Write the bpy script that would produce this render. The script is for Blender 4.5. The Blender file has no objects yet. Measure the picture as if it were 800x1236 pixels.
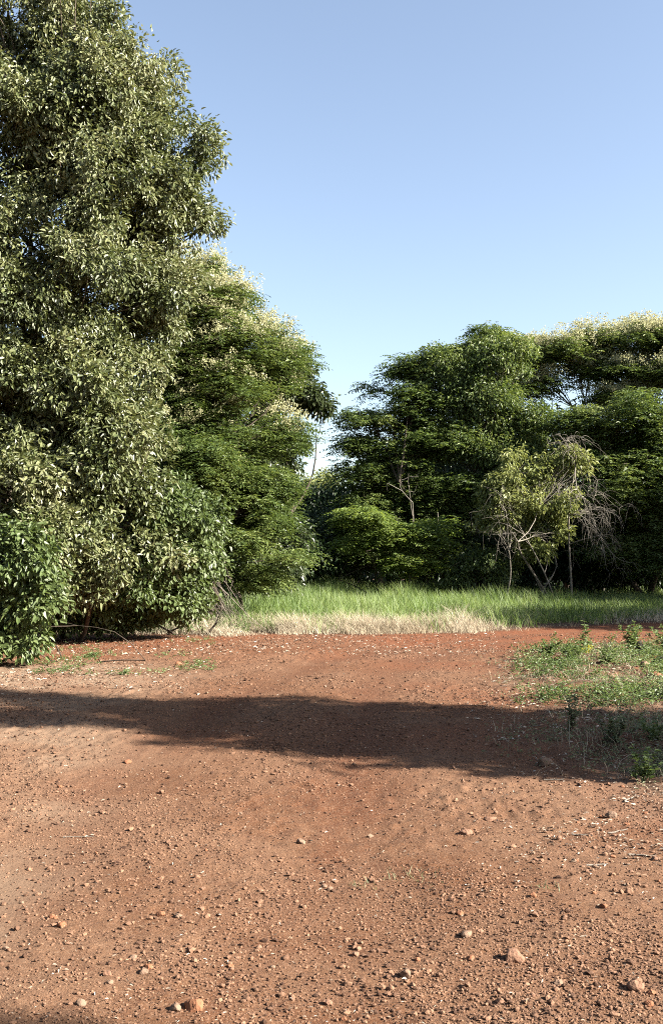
import bpy, math, numpy as np
from mathutils import Vector
R = math.radians
sc = bpy.context.scene
COL = sc.collection
F, CX, HY, EYE = 1200.0, 400.0, 668.0, 1.65      # focal length and horizon in photo pixels, eye height in metres
SUN_AZ, SUN_EL = R(-17), R(31)                    # from +X towards -Y

def W(px, py, d):                                 # where a thing at depth d stands
    return np.array([(px-CX)*d/F, d, EYE-(py-HY)*d/F])
def G(px, py):                                    # on level ground
    d = EYE*F/(py-HY); return (px-CX)*d/F, d

# ------------------------------------------------------------------ noise
def _h(i, j, k, s):
    n = (i.astype(np.int64)*374761393 + j.astype(np.int64)*668265263 + k.astype(np.int64)*2147483647 + s*1274126177) & 0xffffffff
    n = ((n ^ (n >> 13))*1274126177) & 0xffffffff
    n = n ^ (n >> 16)
    return (n & 0xffff)/65535.0
def noise3(p, scale=1.0, seed=0):
    q = np.asarray(p, float)*scale
    i = np.floor(q); f = q-i; f = f*f*(3-2*f); i = i.astype(np.int64)
    r = 0
    for a in (0, 1):
        for b in (0, 1):
            for c in (0, 1):
                w = (f[:,0] if a else 1-f[:,0])*(f[:,1] if b else 1-f[:,1])*(f[:,2] if c else 1-f[:,2])
                r = r + w*_h(i[:,0]+a, i[:,1]+b, i[:,2]+c, seed)
    return r
def fbm(p, scale, seed=0, oct=3):
    r, a, t = 0, 1.0, 0
    for o in range(oct):
        r = r + a*noise3(p, scale*2**o, seed+o*7); t += a; a *= .5
    return r/t
def sm(a, b, x):
    t = np.clip((x-a)/(b-a), 0, 1); return t*t*(3-2*t)
def unit(v):
    return v/np.maximum(np.linalg.norm(v, axis=-1, keepdims=True), 1e-9)

# ------------------------------------------------------------------ objects
def mesh_obj(name, verts, faces, mats, parent=None, midx=None, smooth=False):
    verts = np.ascontiguousarray(verts, dtype=np.float32); faces = np.ascontiguousarray(faces, dtype=np.int32)
    m = bpy.data.meshes.new(name)
    k = faces.shape[1]
    m.vertices.add(len(verts)); m.vertices.foreach_set('co', verts.ravel())
    m.loops.add(faces.size); m.loops.foreach_set('vertex_index', faces.ravel())
    m.polygons.add(len(faces)); m.polygons.foreach_set('loop_start', np.arange(0, faces.size, k, dtype=np.int32))
    if midx is not None: m.polygons.foreach_set('material_index', np.ascontiguousarray(midx, dtype=np.int32))
    m.polygons.foreach_set('use_smooth', np.full(len(faces), smooth))
    m.update(calc_edges=True)
    for q in (mats if isinstance(mats, (list, tuple)) else [mats]): m.materials.append(q)
    o = bpy.data.objects.new(name, m); COL.objects.link(o)
    if parent is not None:
        o.parent = parent
        m.transform(__import__('mathutils').Matrix.Translation(-parent.location))
    return o
def tag(o, label=None, cat=None, group=None, kind=None):
    for k, v in (('label', label), ('category', cat), ('group', group), ('kind', kind)):
        if v: o[k] = v
    return o
def empty(name, loc, label, cat, group=None):
    o = bpy.data.objects.new(name, None); COL.objects.link(o)
    o.location = loc; o.empty_display_size = .2
    return tag(o, label, cat, group)

# ------------------------------------------------------------------ materials
def mat(name):
    m = bpy.data.materials.new(name); m.use_nodes = True
    nt = m.node_tree; nt.nodes.clear()
    out = nt.nodes.new('ShaderNodeOutputMaterial')
    def N(t, **kw):
        n = nt.nodes.new('ShaderNode'+t)
        for k, v in kw.items():
            if k in n.inputs.keys() and not hasattr(type(n), k): n.inputs[k].default_value = v
            else: setattr(n, k, v)
        return n
    return m, nt, N, nt.links.new, out
def ramp(N, pts):
    r = N('ValToRGB'); e = r.color_ramp.elements
    while len(e) > 1: e.remove(e[-1])
    e[0].position = pts[0][0]; e[0].color = (*pts[0][1], 1)
    for p, c in pts[1:]:
        x = e.new(p); x.color = (*c, 1)
    return r
def leaf_mat(name, cols, rough=.45, trans=.3, tcol=None, spec=.5, nscale=.6):
    """cols: colour stops picked by a random number per leaf mixed with a soft clump noise"""
    m, nt, N, L, out = mat(name)
    geo = N('NewGeometry'); tc = N('TexCoord')
    nz = N('TexNoise'); nz.inputs['Scale'].default_value = nscale; nz.inputs['Detail'].default_value = 2
    L(tc.outputs['Object'], nz.inputs['Vector'])
    mx = N('Math', operation='MULTIPLY_ADD'); L(geo.outputs['Random Per Island'], mx.inputs[0]); mx.inputs[1].default_value = .62
    sub = N('Math', operation='MULTIPLY_ADD'); L(nz.outputs['Fac'], sub.inputs[0]); sub.inputs[1].default_value = 1.3; sub.inputs[2].default_value = -.45
    L(sub.outputs[0], mx.inputs[2])
    n = len(cols); r = ramp(N, [(i/(n-1), c) for i, c in enumerate(cols)])
    L(mx.outputs[0], r.inputs['Fac'])
    p = N('BsdfPrincipled'); L(r.outputs['Color'], p.inputs['Base Color'])
    p.inputs['Roughness'].default_value = rough; p.inputs['Specular IOR Level'].default_value = spec
    t = N('BsdfTranslucent')
    hs = N('HueSaturation'); hs.inputs['Hue'].default_value = .485; hs.inputs['Saturation'].default_value = 1.15; hs.inputs['Value'].default_value = 1.5
    L(r.outputs['Color'], hs.inputs['Color']); L(hs.outputs['Color'], t.inputs['Color'])
    ms = N('MixShader'); ms.inputs['Fac'].default_value = trans
    L(p.outputs[0], ms.inputs[1]); L(t.outputs[0], ms.inputs[2]); L(ms.outputs[0], out.inputs['Surface'])
    return m
def rough_mat(name, c1, c2, scale=6, rough=.9, bump=.5, bscale=30, spec=.2):
    m, nt, N, L, out = mat(name)
    tc = N('TexCoord'); nz = N('TexNoise'); nz.inputs['Scale'].default_value = scale; nz.inputs['Detail'].default_value = 5
    L(tc.outputs['Object'], nz.inputs['Vector'])
    geo = N('NewGeometry')
    ad = N('Math', operation='MULTIPLY_ADD'); L(geo.outputs['Random Per Island'], ad.inputs[0]); ad.inputs[1].default_value = .85
    s2 = N('Math', operation='MULTIPLY_ADD'); L(nz.outputs['Fac'], s2.inputs[0]); s2.inputs[1].default_value = 1.6; s2.inputs[2].default_value = -.6
    L(s2.outputs[0], ad.inputs[2])
    r = ramp(N, [(0, c1), (1, c2)]); L(ad.outputs[0], r.inputs['Fac'])
    p = N('BsdfPrincipled'); L(r.outputs['Color'], p.inputs['Base Color']); p.inputs['Roughness'].default_value = rough
    p.inputs['Specular IOR Level'].default_value = spec
    b = N('Bump'); b.inputs['Strength'].default_value = bump; b.inputs['Distance'].default_value = .02
    n2 = N('TexNoise'); n2.inputs['Scale'].default_value = bscale; n2.inputs['Detail'].default_value = 4
    L(tc.outputs['Object'], n2.inputs['Vector']); L(n2.outputs['Fac'], b.inputs['Height']); L(b.outputs[0], p.inputs['Normal'])
    L(p.outputs[0], out.inputs['Surface']); return m

M_gloss  = leaf_mat('glossy olive leaf', [(.040,.055,.017), (.072,.090,.030), (.125,.14,.055), (.215,.215,.115)], rough=.5, trans=.22, spec=.6)
M_vine   = leaf_mat('climbing vine leaf', [(.038,.062,.018), (.066,.095,.028), (.11,.14,.055)], rough=.48, trans=.28, spec=.4)
M_broad  = leaf_mat('dark broad leaf', [(.024,.036,.014), (.042,.06,.022), (.07,.088,.034)], rough=.4, trans=.25, spec=.5)
M_feath  = leaf_mat('feathery green leaf', [(.026,.046,.012), (.052,.082,.022), (.095,.13,.036), (.16,.19,.065)], rough=.5, trans=.32, spec=.35)
M_featl  = leaf_mat('fresh feathery leaf', [(.05,.085,.02), (.10,.145,.035), (.165,.21,.06)], rough=.5, trans=.38, spec=.3)
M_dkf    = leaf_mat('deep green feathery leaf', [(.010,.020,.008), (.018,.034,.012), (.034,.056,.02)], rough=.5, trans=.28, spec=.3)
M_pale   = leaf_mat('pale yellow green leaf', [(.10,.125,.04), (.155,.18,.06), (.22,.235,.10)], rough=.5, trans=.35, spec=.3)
M_flower = leaf_mat('cream blossom', [(.20,.21,.10), (.32,.32,.18), (.42,.41,.27)], rough=.8, trans=.25, spec=.1)
M_weed   = leaf_mat('weed leaf', [(.05,.085,.025), (.09,.13,.045), (.15,.19,.08)], rough=.5, trans=.35, spec=.35)
M_weedg  = leaf_mat('grey green weed leaf', [(.07,.09,.05), (.12,.145,.075), (.20,.215,.125)], rough=.6, trans=.3, spec=.3)
M_yell   = leaf_mat('yellow weed leaf', [(.35,.36,.03), (.55,.50,.04), (.6,.58,.08)], rough=.6, trans=.3, spec=.2)
M_grass  = leaf_mat('green grass blade', [(.06,.10,.03), (.10,.155,.045), (.155,.21,.075), (.22,.25,.12)], rough=.5, trans=.4, spec=.3)
M_dry    = leaf_mat('dry grass blade', [(.20,.165,.11), (.33,.285,.205), (.47,.425,.33)], rough=.7, trans=.3, spec=.2)
M_litter = leaf_mat('dry leaf litter', [(.06,.03,.016), (.16,.10,.06), (.34,.29,.23), (.46,.42,.35)], rough=.7, trans=.1, spec=.3, nscale=3)
M_bark   = rough_mat('grey brown bark', (.025,.019,.014), (.09,.072,.055), 8)
M_barkl  = rough_mat('pale bark', (.09,.078,.06), (.2,.18,.15), 8)
M_dead   = rough_mat('weathered dead twig', (.06,.05,.04), (.17,.145,.12), 5)
M_pebble = rough_mat('red pebble', (.022,.009,.005), (.175,.098,.06), 3, .85, .4, 60)
M_stone  = rough_mat('pinkish stone', (.09,.045,.027), (.16,.088,.056), 9, .85, .6, 60)
M_stoneg = rough_mat('tan stone', (.09,.052,.034), (.15,.097,.066), 9, .85, .6, 60)
M_stoner = rough_mat('rusty stone', (.11,.042,.02), (.18,.08,.042), 9, .85, .6, 60)
M_twig   = rough_mat('pale dead twig', (.075,.065,.052), (.20,.18,.15), 5)
M_dark   = rough_mat('blackened stone and shaded hollow', (.008,.006,.005), (.026,.02,.016), 9, .9, .8, 40)  # black rock colour, also used as the shade of a hollow

# ------------------------------------------------------------------ ground
def ground_z(x, y):
    p = np.stack([x, y, np.zeros_like(x)], -1)
    z = (fbm(p, .35, 3, 2)-.5)*.10
    return z*sm(2, 6, np.abs(y)+np.abs(x)*.5)
def polyx(y, pts):
    a = np.array(pts, float); return np.interp(y, a[:,0], a[:,1])
TR = [[(0,-.25),(3.5,-.02),(7,.1),(11,.35),(15,1.1),(18,2.6),(19.5,4.4),(20.6,7)],
      [(0,-1.9),(3.5,-1.75),(7,-1.6),(11,-1.2),(15,-.2),(18,1.5),(20.5,4),(21.6,7)]]
PATCH = [(5,4.2),(6.3,2.3),(7.3,2.0),(9,1.85),(11,2.0),(14,2.6),(16.8,3.2),(17.6,4.5),(18,9)]
def patchmask(x, y):
    b = polyx(y, PATCH)
    m = sm(-.7, 1.1, x-b+.9*(fbm(np.stack([x, y, 0*x], -1), 1.1, 44, 3)-.5))*sm(5.6, 7.2, y)*(1-sm(17.2, 18, y))
    return m
def track(x, y):
    t = 0
    for pts in TR:
        cx = polyx(y, pts); t = np.maximum(t, np.exp(-((x-cx)/.42)**2))
    return t
def grassfront(x):
    return np.interp(x, [-30,-6,-3,0,3,6,9,30], [19.6,20.0,19.9,19.9,20.6,22.6,23.4,23.6])
rng = np.random.default_rng(5)

def axis(core, grow_lo, grow_hi):
    lo, hi = [core[0]], [core[-1]]; s = core[1]-core[0]
    while lo[-1] > grow_lo: s *= 1.22; lo.append(lo[-1]-s)
    s = core[-1]-core[-2]
    while hi[-1] < grow_hi: s *= 1.22; hi.append(hi[-1]+s)
    return np.array(lo[:0:-1]+list(core)+hi[1:])
ycore = [2.9]
while ycore[-1] < 24: ycore.append(ycore[-1]+.011+ycore[-1]*.0042)
xs = axis(np.arange(-7, 7.001, .022), -900, 900); ys = axis(np.array(ycore), -900, 1500)
X, Y = np.meshgrid(xs, ys); x = X.ravel(); y = Y.ravel()
p = np.stack([x, y, 0*x], -1)
near = sm(2.5, 3, y)*(1-sm(20, 24, y))*(1-sm(6, 7, np.abs(x)))
z = ground_z(x, y)
far = sm(70, 300, np.hypot(x, y)); z = z*(1-far)
tk = track(x, y)
cl = noise3(p, 9, 21); cl2 = noise3(p, 24, 22)
rough_amt = .45+.55*sm(.35, .65, fbm(p, .9, 31, 2))
z = z + near*(-.018*tk + rough_amt*(1-.55*tk)*((cl-.5)*.016 + (cl2-.5)*.017 + (noise3(p, 47, 23)-.5)*.011 + np.clip(noise3(p, 13, 24)-.72, 0, 1)*.07))
z = z + patchmask(x, y)*(.03+.16*fbm(p, 1.3, 41, 3)**1.5)+near*patchmask(x, y)*(noise3(p, 11, 43)-.4)*.035
nx, ny = len(xs), len(ys)
idx = np.arange(nx*ny).reshape(ny, nx)
fc = np.stack([idx[:-1,:-1], idx[:-1,1:], idx[1:,1:], idx[1:,:-1]], -1).reshape(-1, 4)
m, nt, N, L, out = mat('red dirt')
tc = N('TexCoord')
def noise(scale, detail=3, rough=.55):
    n = N('TexNoise'); n.inputs['Scale'].default_value = scale; n.inputs['Detail'].default_value = detail; n.inputs['Roughness'].default_value = rough
    L(tc.outputs['Object'], n.inputs['Vector']); return n
def mixc(fac, a, b, t='MIX'):
    n = N('Mix', data_type='RGBA', blend_type=t)
    if isinstance(fac, (int, float)): n.inputs[0].default_value = fac
    else: L(fac, n.inputs[0])
    for s, v in ((6, a), (7, b)):
        if isinstance(v, tuple): n.inputs[s].default_value = (*v, 1)
        else: L(v, n.inputs[s])
    return n.outputs[2]
def attr(nm):
    a = N('Attribute'); a.attribute_name = nm; return a.outputs['Fac']
def remap(v, a, b, lo=0., hi=1.):
    n = N('MapRange'); n.inputs[1].default_value = a; n.inputs[2].default_value = b; n.inputs[3].default_value = lo; n.inputs[4].default_value = hi
    L(v, n.inputs[0]); return n.outputs[0]
base = mixc(remap(noise(.55, 6, .65).outputs['Fac'], .42, .6), (.134,.072,.040), (.094,.040,.017))
base = mixc(attr('red'), base, (.125,.036,.011))
base = mixc(remap(attr('track'), 0, 1, 0, .8), base, (.082,.028,.0105))
base = mixc(remap(noise(9, 4).outputs['Fac'], .45, .75, 0, .5), base, (.058,.024,.014))
base = mixc(remap(noise(75, 4, .75).outputs['Fac'], .50, .62, 0, .8), base, (.185,.112,.07))
base = mixc(remap(noise(190, 3, .75).outputs['Fac'], .50, .62, 0, .8), base, (.028,.012,.008))
base = mixc(attr('dust'), base, (.155,.105,.070))
base = mixc(attr('humus'), base, (.05,.03,.018))
P = N('BsdfPrincipled'); L(base, P.inputs['Base Color']); P.inputs['Roughness'].default_value = .95; P.inputs['Specular IOR Level'].default_value = .15
b1 = N('Bump'); b1.inputs['Strength'].default_value = .8; b1.inputs['Distance'].default_value = .012
L(noise(60, 6, .7).outputs['Fac'], b1.inputs['Height'])
L(b1.outputs[0], P.inputs['Normal']); L(P.outputs[0], out.inputs['Surface'])
g = mesh_obj('ground', np.stack([x, y, z], -1), fc, m, smooth=True); tag(g, kind='structure')
red = np.clip(sm(12, 19, y)*.45 + sm(16.5, 19.0, y)*sm(-1.5, 2.5, x)*.75 + .5*sm(.55, .75, fbm(p, .45, 51, 2)) , 0, 1)
dust = .75*np.exp(-((y-13.6)/1.6)**2)*sm(-1.0, -3.5, x)*sm(.3, .6, fbm(p, 3, 61, 2)) + .4*patchmask(x, y)*sm(.4, .6, fbm(p, 5, 63, 2)) + .75*sm(-.5-.08*y,-.8-.2*y,x)*(1-sm(14,16,y))*(.35+.65*sm(.35,.6,fbm(p,1.1,67,3)))+.4*sm(.5,1.6,x-.12*y)*(1-sm(7,9,y))*sm(.4,.62,fbm(p,1.1,68,3))
humus = np.maximum(sm(-.2, .8, y-grassfront(x)+.4*(fbm(p, 1.5, 71, 2)-.5)), patchmask(x, y)*.7*sm(.45, .62, fbm(p, 2.6, 75, 3)))
tkc = tk*np.clip(.25+1.5*sm(.35, .7, fbm(p*np.array([1,.25,1]), 2.2, 69, 3)), 0, 1)
for nm, v in (('track', tkc), ('red', red), ('dust', np.clip(dust, 0, 1)), ('humus', humus)):
    a = g.data.attributes.new(nm, 'FLOAT', 'POINT'); a.data.foreach_set('value', v.astype(np.float32))
ZG = z.reshape(ny, nx)
def zat(px_, py_):                                # ground height, bilinear on the sheet itself
    px_ = np.atleast_1d(np.asarray(px_, float)); py_ = np.atleast_1d(np.asarray(py_, float))
    i = np.clip(np.searchsorted(xs, px_)-1, 0, nx-2); j = np.clip(np.searchsorted(ys, py_)-1, 0, ny-2)
    u = (px_-xs[i])/(xs[i+1]-xs[i]); v = (py_-ys[j])/(ys[j+1]-ys[j])
    return ZG[j,i]*(1-u)*(1-v)+ZG[j,i+1]*u*(1-v)+ZG[j+1,i]*(1-u)*v+ZG[j+1,i+1]*u*v

# ------------------------------------------------------------------ tubes, leaves
def tubes(paths, radii, sides=6):
    """paths (n, k, 3), radii (n, k)"""
    P_ = np.asarray(paths, float); r = np.asarray(radii, float); n, k, _ = P_.shape
    t = np.gradient(P_, axis=1); t = unit(t)
    ref = np.where(np.abs(t[...,2:3]) > .9, np.array([1., 0, 0]), np.array([0., 0, 1.]))
    u = unit(np.cross(t, ref)); v = np.cross(t, u)
    a = np.linspace(0, 2*np.pi, sides, endpoint=False)
    V = P_[:,:,None,:] + r[:,:,None,None]*(np.cos(a)[None,None,:,None]*u[:,:,None,:]+np.sin(a)[None,None,:,None]*v[:,:,None,:])
    ids = np.arange(n*k*sides).reshape(n, k, sides); nx_ = np.roll(ids, -1, 2)
    Fq = np.stack([ids[:,:-1], nx_[:,:-1], nx_[:,1:], ids[:,1:]], -1).reshape(-1, 4)
    return V.reshape(-1, 3), Fq
class Acc:
    def __init__(s): s.v, s.f, s.n, s.m = [], [], 0, []
    def add(s, v, f, mi=0):
        s.v.append(v); s.f.append(f+s.n); s.n += len(v); s.m.append(np.full(len(f), mi))
    def build(s, name, mats, parent=None, smooth=False):
        return mesh_obj(name, np.concatenate(s.v), np.concatenate(s.f), mats, parent, np.concatenate(s.m), smooth)
def leaves(pos, d, nrm, ln, wd, six=True, fold=.25, curl=.15):
    d = unit(d); s = unit(np.cross(d, nrm)); n = np.cross(s, d)
    ln = ln[:,None]; wd = wd[:,None]; c = len(pos)
    if six:
        V = np.stack([pos, pos+d*ln*.3+s*wd*.5+n*wd*fold, pos+d*ln*.68+s*wd*.40+n*(wd*fold*.7-ln*curl*.4),
                      pos+d*ln-n*ln*curl, pos+d*ln*.68-s*wd*.40+n*(wd*fold*.7-ln*curl*.4), pos+d*ln*.3-s*wd*.5+n*wd*fold], 1)
        b = (np.arange(c)*6)[:,None]
        Fq = np.concatenate([b+np.array([0,1,2,3]), b+np.array([0,3,4,5])], 0)
    else:
        V = np.stack([pos, pos+d*ln*.45+s*wd*.5+n*wd*fold, pos+d*ln-n*ln*curl, pos+d*ln*.45-s*wd*.5+n*wd*fold], 1)
        Fq = np.arange(c*4).reshape(-1, 4)
    return V.reshape(-1, 3), Fq
def rnd_dir(rg, n):
    v = rg.normal(size=(n, 3)); return unit(v)

def sample_clumps(rg, blobs, n, mask=.42, mscale=1.1, inner=.35, back=.45, zs=1.):
    """blobs: (cx,cy,cz, rx,ry,rz); clump centres with outward directions"""
    B = np.array(blobs, float); c, r = B[:,:3], B[:,3:]
    w = (r[:,0]*r[:,1]*r[:,2])**(.68); w /= w.sum()
    out_p, out_o, got, seed = [], [], 0, int(rg.integers(1e6))
    while got < n:
        k = rg.choice(len(B), size=n*3, p=w); d = rnd_dir(rg, n*3)
        rr = 1-(1-inner)*rg.random(n*3)**1.3
        rr *= .78+.5*noise3(d+k[:,None]*3.1, 2.2, seed+5); rr *= np.where(rg.random(n*3) < .05, 1.22, 1.)
        P_ = c[k]+d*rr[:,None]*r[k]
        q = np.linalg.norm((P_[:,None,:]-c[None])/r[None], axis=2)   # depth inside the other blobs
        q[np.arange(len(k)), k] = 9
        ok = (q.min(1) > .62) | (rg.random(len(k)) < .12)
        ok &= fbm(P_*np.array([1,1,zs]), mscale, seed, 2) > mask + .06 - .10*rg.random(len(k))
        ok &= (d[:,1] < .25) | (rg.random(len(k)) < back)
        ok &= P_[:,2] > .15
        P_ = P_[ok]; d = unit(d[ok]/r[k[ok]])
        out_p.append(P_); out_o.append(d); got += len(P_)
    return np.concatenate(out_p)[:n], np.concatenate(out_o)[:n]

def broad_crown(rg, cp, co, per, size, rad, ln_w=.42, droop=.6, six=True, zs=.8):
    n = len(cp)*per; k = np.repeat(np.arange(len(cp)), per)
    d = rnd_dir(rg, n); rr = rad*(.4+.95*rg.random(len(cp)))[k]*rg.random(n)**.45
    off = d*rr[:,None]; off[:,2] *= zs
    pos = cp[k]+off+rg.normal(size=(n,3))*rad*.12
    dirv = d*.6+co[k]*.45+rg.normal(size=(n,3))*.45; dirv[:,2] -= droop
    nrm = unit(d*.5+co[k]*.5+rg.normal(size=(n,3))*.5+np.array([0,0,.55]))
    ln = size*(.6+.75*rg.random(n)); wd = ln*ln_w*(.8+.4*rg.random(n))
    return leaves(pos, dirv, nrm, ln, wd, six)

def feather_crown(rg, cp, co, fronds, K, frond_len, rad, flat=.3, pw=.022):
    """clumps are flat sprays; every frond is a row of paired drooping pinnae"""
    n = len(cp)*fronds; k = np.repeat(np.arange(len(cp)), fronds)
    az = rg.random(n)*2*np.pi; sc_ = (.4+1.05*rg.random(len(cp)))[k]
    h = np.stack([np.cos(az), np.sin(az), np.zeros(n)], -1)
    rr = rad*sc_*rg.random(n)**.6
    base_ = cp[k]+h*rr[:,None]*.8; base_[:,2] += -flat*rad*(rr/rad)**2 + rg.normal(size=n)*rad*.16
    dr = h+co[k]*np.array([.5,.5,.1])+rg.normal(size=(n,3))*.35; dr[:,2] = dr[:,2]*.5+.12; dr = unit(dr)
    fl = frond_len*(.7+.6*rg.random(n))
    t = np.linspace(.15, 1, K)
    pos = base_[:,None,:]+dr[:,None,:]*(fl[:,None]*t[None])[...,None]
    pos[...,2] -= (fl[:,None]*t[None]**2)*.35
    side = unit(np.cross(dr, np.array([0,0,1.])))
    P_, D_, L_ = [], [], []
    for sg in (-1, 1):
        dd = side[:,None,:]*sg*.9+dr[:,None,:]*.45+rg.normal(size=pos.shape)*.12; dd[...,2] -= .30
        P_.append(pos.reshape(-1,3)); D_.append(dd.reshape(-1,3))
        L_.append((fl[:,None]*(.42-.22*t[None]**2)).ravel())
    pos = np.concatenate(P_); dd = np.concatenate(D_); ln = np.concatenate(L_)
    nrm = unit(np.array([0,0,1.])+rg.normal(size=pos.shape)*.3)
    return leaves(pos, dd, nrm, ln, np.maximum(ln*.30, pw)*(.8+.4*rg.random(len(ln))), False, .12, .1)

def blossom(rg, cp, co, n, per=16, h=.26, w=.11, size=.05, spr=.26):
    """upright cream panicles above the highest outward clumps"""
    sc_ = co[:,2]*1.1+(cp[:,2]-cp[:,2].min())/(np.ptp(cp[:,2])+.01)*1.3+rg.random(len(cp))*.5+1.2*noise3(cp, .9, 77)
    k = np.argsort(-sc_)[:n]
    base_ = np.repeat(cp[k], 6, 0)+rg.normal(size=(6*len(k),3))*np.array([spr,spr,.09])+np.array([0,0,.10])
    m_ = len(base_); kk = np.repeat(np.arange(m_), per)
    t = rg.random(m_*per); lean = rg.normal(size=(m_,3))*.25
    hh = (h*(.6+.8*rg.random(m_)))[kk]
    pos = base_[kk]+np.stack([0*t,0*t,t*hh],-1)+lean[kk]*(t*hh)[:,None]+rg.normal(size=(m_*per,3))*(w*(1-t*.8))[:,None]*np.array([1,1,.4])
    d = rnd_dir(rg, m_*per); d[:,2] = np.abs(d[:,2])
    return leaves(pos, d, rnd_dir(rg, m_*per), np.full(m_*per, size)*(.7+.6*rg.random(m_*per)), np.full(m_*per, size*.7), False)

def lobes(rg, B, k, flat, shrink=.8, size=(.32,.55)):
    """every main lobe of a crown carries smaller ones, so the outline is broken and the lobes shade each other"""
    o = []
    for b in np.array(B, float):
        c, r = b[:3], b[3:]
        o.append((*c, *(r*shrink*np.array([1,1,.9]))))
        rm = r.mean(); nn = max(3, int(k*(.6+.8*rg.random())))
        d = rnd_dir(rg, nn*2); d = d[(d[:,1] < .5) & (d[:,2] > -.75)][:nn]
        for q in d:
            s_ = rg.uniform(*size); cc = c+q*r*rg.uniform(.62, .98)
            o.append((*cc, r[0]*s_*1.15, r[1]*s_, r[2]*s_*flat))
    return o
def px_blobs(lst):
    """(px, py, depth, half width px, half height px, half depth m) -> world ellipsoids"""
    o = []
    for a, b, d, rx, ry, rd in lst:
        c = W(a, b, d); o.append((*c, rx*d/F, rd, ry*d/F))
    return o
def bend(rg, a, b, k, wob):
    t = np.linspace(0, 1, k)[:,None]
    p_ = a*(1-t)+b*t
    w_ = rg.normal(size=3)*wob; w2 = rg.normal(size=3)*wob*.4
    return p_ + np.sin(t*np.pi)*w_ + np.sin(t*2*np.pi)*w2
def woody(rg, bx, by, blobs, cp, r0, stems=1, twig_every=3, mt=M_bark, parent=None, droot=0):
    B = np.array(blobs); A = Acc(); zb = float(zat(bx, by)[0])-.08-droot
    top = np.array([np.average(B[:,0]), np.average(B[:,1]), 0.]); top[2] = zb+(B[:,2].max()-zb)*.45
    forks = []
    for s in range(stems):
        st = np.array([bx, by, zb]) + (rg.normal(size=3)*np.array([.22,.22,0])*(stems > 1))
        tp = top+(rg.normal(size=3)*np.array([.8,.8,.5])*(stems > 1))
        pth = bend(rg, st, tp, 8, .25)
        rad = r0/math.sqrt(stems)*np.linspace(1, .55, 8)*(1+.35*np.exp(-np.arange(8)*1.6))
        v, f = tubes(pth[None], rad[None], 10); A.add(v, f); forks.append(pth)
    cents = B[:,:3]
    lp, lr = [], []
    node = []
    for i, c in enumerate(cents):
        pth = forks[i % len(forks)]
        j = 7 if c[2] > pth[7][2] else max(2, int(np.argmin(np.abs(pth[:,2]-c[2]*.75))))
        st = pth[j]; q = bend(rg, st, st+(c-st)*.85, 7, .05*np.linalg.norm(c-st)); lp.append(q)
        rr = r0/math.sqrt(stems)*(.42 if j == 7 else .32); lr.append(np.linspace(rr, rr*.3, 7)); node.append(q)
    v, f = tubes(lp, lr, 7); A.add(v, f)
    tw = cp[::twig_every]
    if len(tw):
        near_ = np.argmin(np.linalg.norm((tw[:,None]-cents[None])/B[None,:,3:], axis=2), 1)
        st = np.array([node[b_][rg.integers(3, 7)] for b_ in near_])
        t = np.linspace(0, 1, 5)[None,:,None]
        w_ = rg.normal(size=(len(tw),1,3))*.06*np.linalg.norm(tw-st, axis=1)[:,None,None]
        ps = st[:,None]*(1-t)+tw[:,None]*t+np.sin(t*np.pi)*w_
        rr = r0*.11/math.sqrt(stems)*(.7+.6*rg.random(len(tw)))[:,None]*np.linspace(1, .25, 5)[None]+.003
        v, f = tubes(ps, rr, 4); A.add(v, f)
    return A.build('trunk', mt, parent, True)

def tree(name, label, cat, group, base_, blobs, kind, n, seed, leaf, r0=.16, stems=1, per=40, size=.1, rad=.35, frond=.3, fronds=12, K=5, pw=.022,
         bark=M_bark, flowers=0, mask=.42, mscale=1.1, twig=3, back=.45, droop=.6, flat=.3, six=True, inner=.35, lw=.42, world=False, bl=None):
    rg = np.random.default_rng(seed)
    B = blobs if world else px_blobs(blobs)
    zb = float(zat(*base_)[0])
    e = empty(name, (base_[0], base_[1], zb), label, cat, group)
    BL = B if world else lobes(rg, B, 10, .95 if kind == 'feather' else 1.)
    cp, co = sample_clumps(rg, BL, n, mask, mscale, inner, back, 1.1 if kind == 'feather' else 1.)
    woody(rg, base_[0], base_[1], B, cp, r0, stems, twig, bark, e)
    if kind == 'broad': v, f = broad_crown(rg, cp, co, per, size, rad, lw, droop, six)
    else: v, f = feather_crown(rg, cp, co, fronds, K, frond, rad, flat, pw)
    ok = v[f][:,:,2].min(1) > .02
    mesh_obj('crown', v, f[ok], leaf, e)
    if flowers:
        v, f = blossom(rg, cp, co, flowers, **(bl or {})); mesh_obj('blossom', v, f, M_flower, e)
    return e

def at(px, d): return ((px-CX)*d/F, d)
GL = 'trees along the left side of the clearing'; GR = 'trees behind the grass strip'
# ---- left side
tree('broadleaf_tree', 'tallest glossy olive-leaved tree filling the upper left, rising out of the picture', 'tree', GL, at(10,20.3),
     [(20,40,19.6,95,90,1.6),(100,75,19,88,80,1.4),(138,120,18.8,68,66,1.2),(60,170,18.8,110,90,1.6),(175,200,19,68,56,1.1),(216,200,19,44,46,.9),(236,262,19.4,26,28,.6),(250,206,19.1,22,22,.5),
      (120,260,18.8,100,75,1.5),(190,292,19.3,54,56,1.),(20,300,18.4,95,90,1.6),(110,370,18.6,100,80,1.5),(155,400,19,52,64,1.0),(10,430,18.2,95,90,1.5),(115,455,18.9,85,45,1.1),(-110,60,19.8,110,110,1.8),
      (-110,250,19,110,120,1.8),(-120,440,18.6,110,110,1.7),(-60,-110,20,160,100,1.9),(60,-60,20,70,60,1.4)],
     'broad', 7000, 11, M_gloss, .2, 2, per=44, size=.092, rad=.25, mask=.44, mscale=2.2, twig=6, inner=.2, back=.7, droop=.5)
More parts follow.
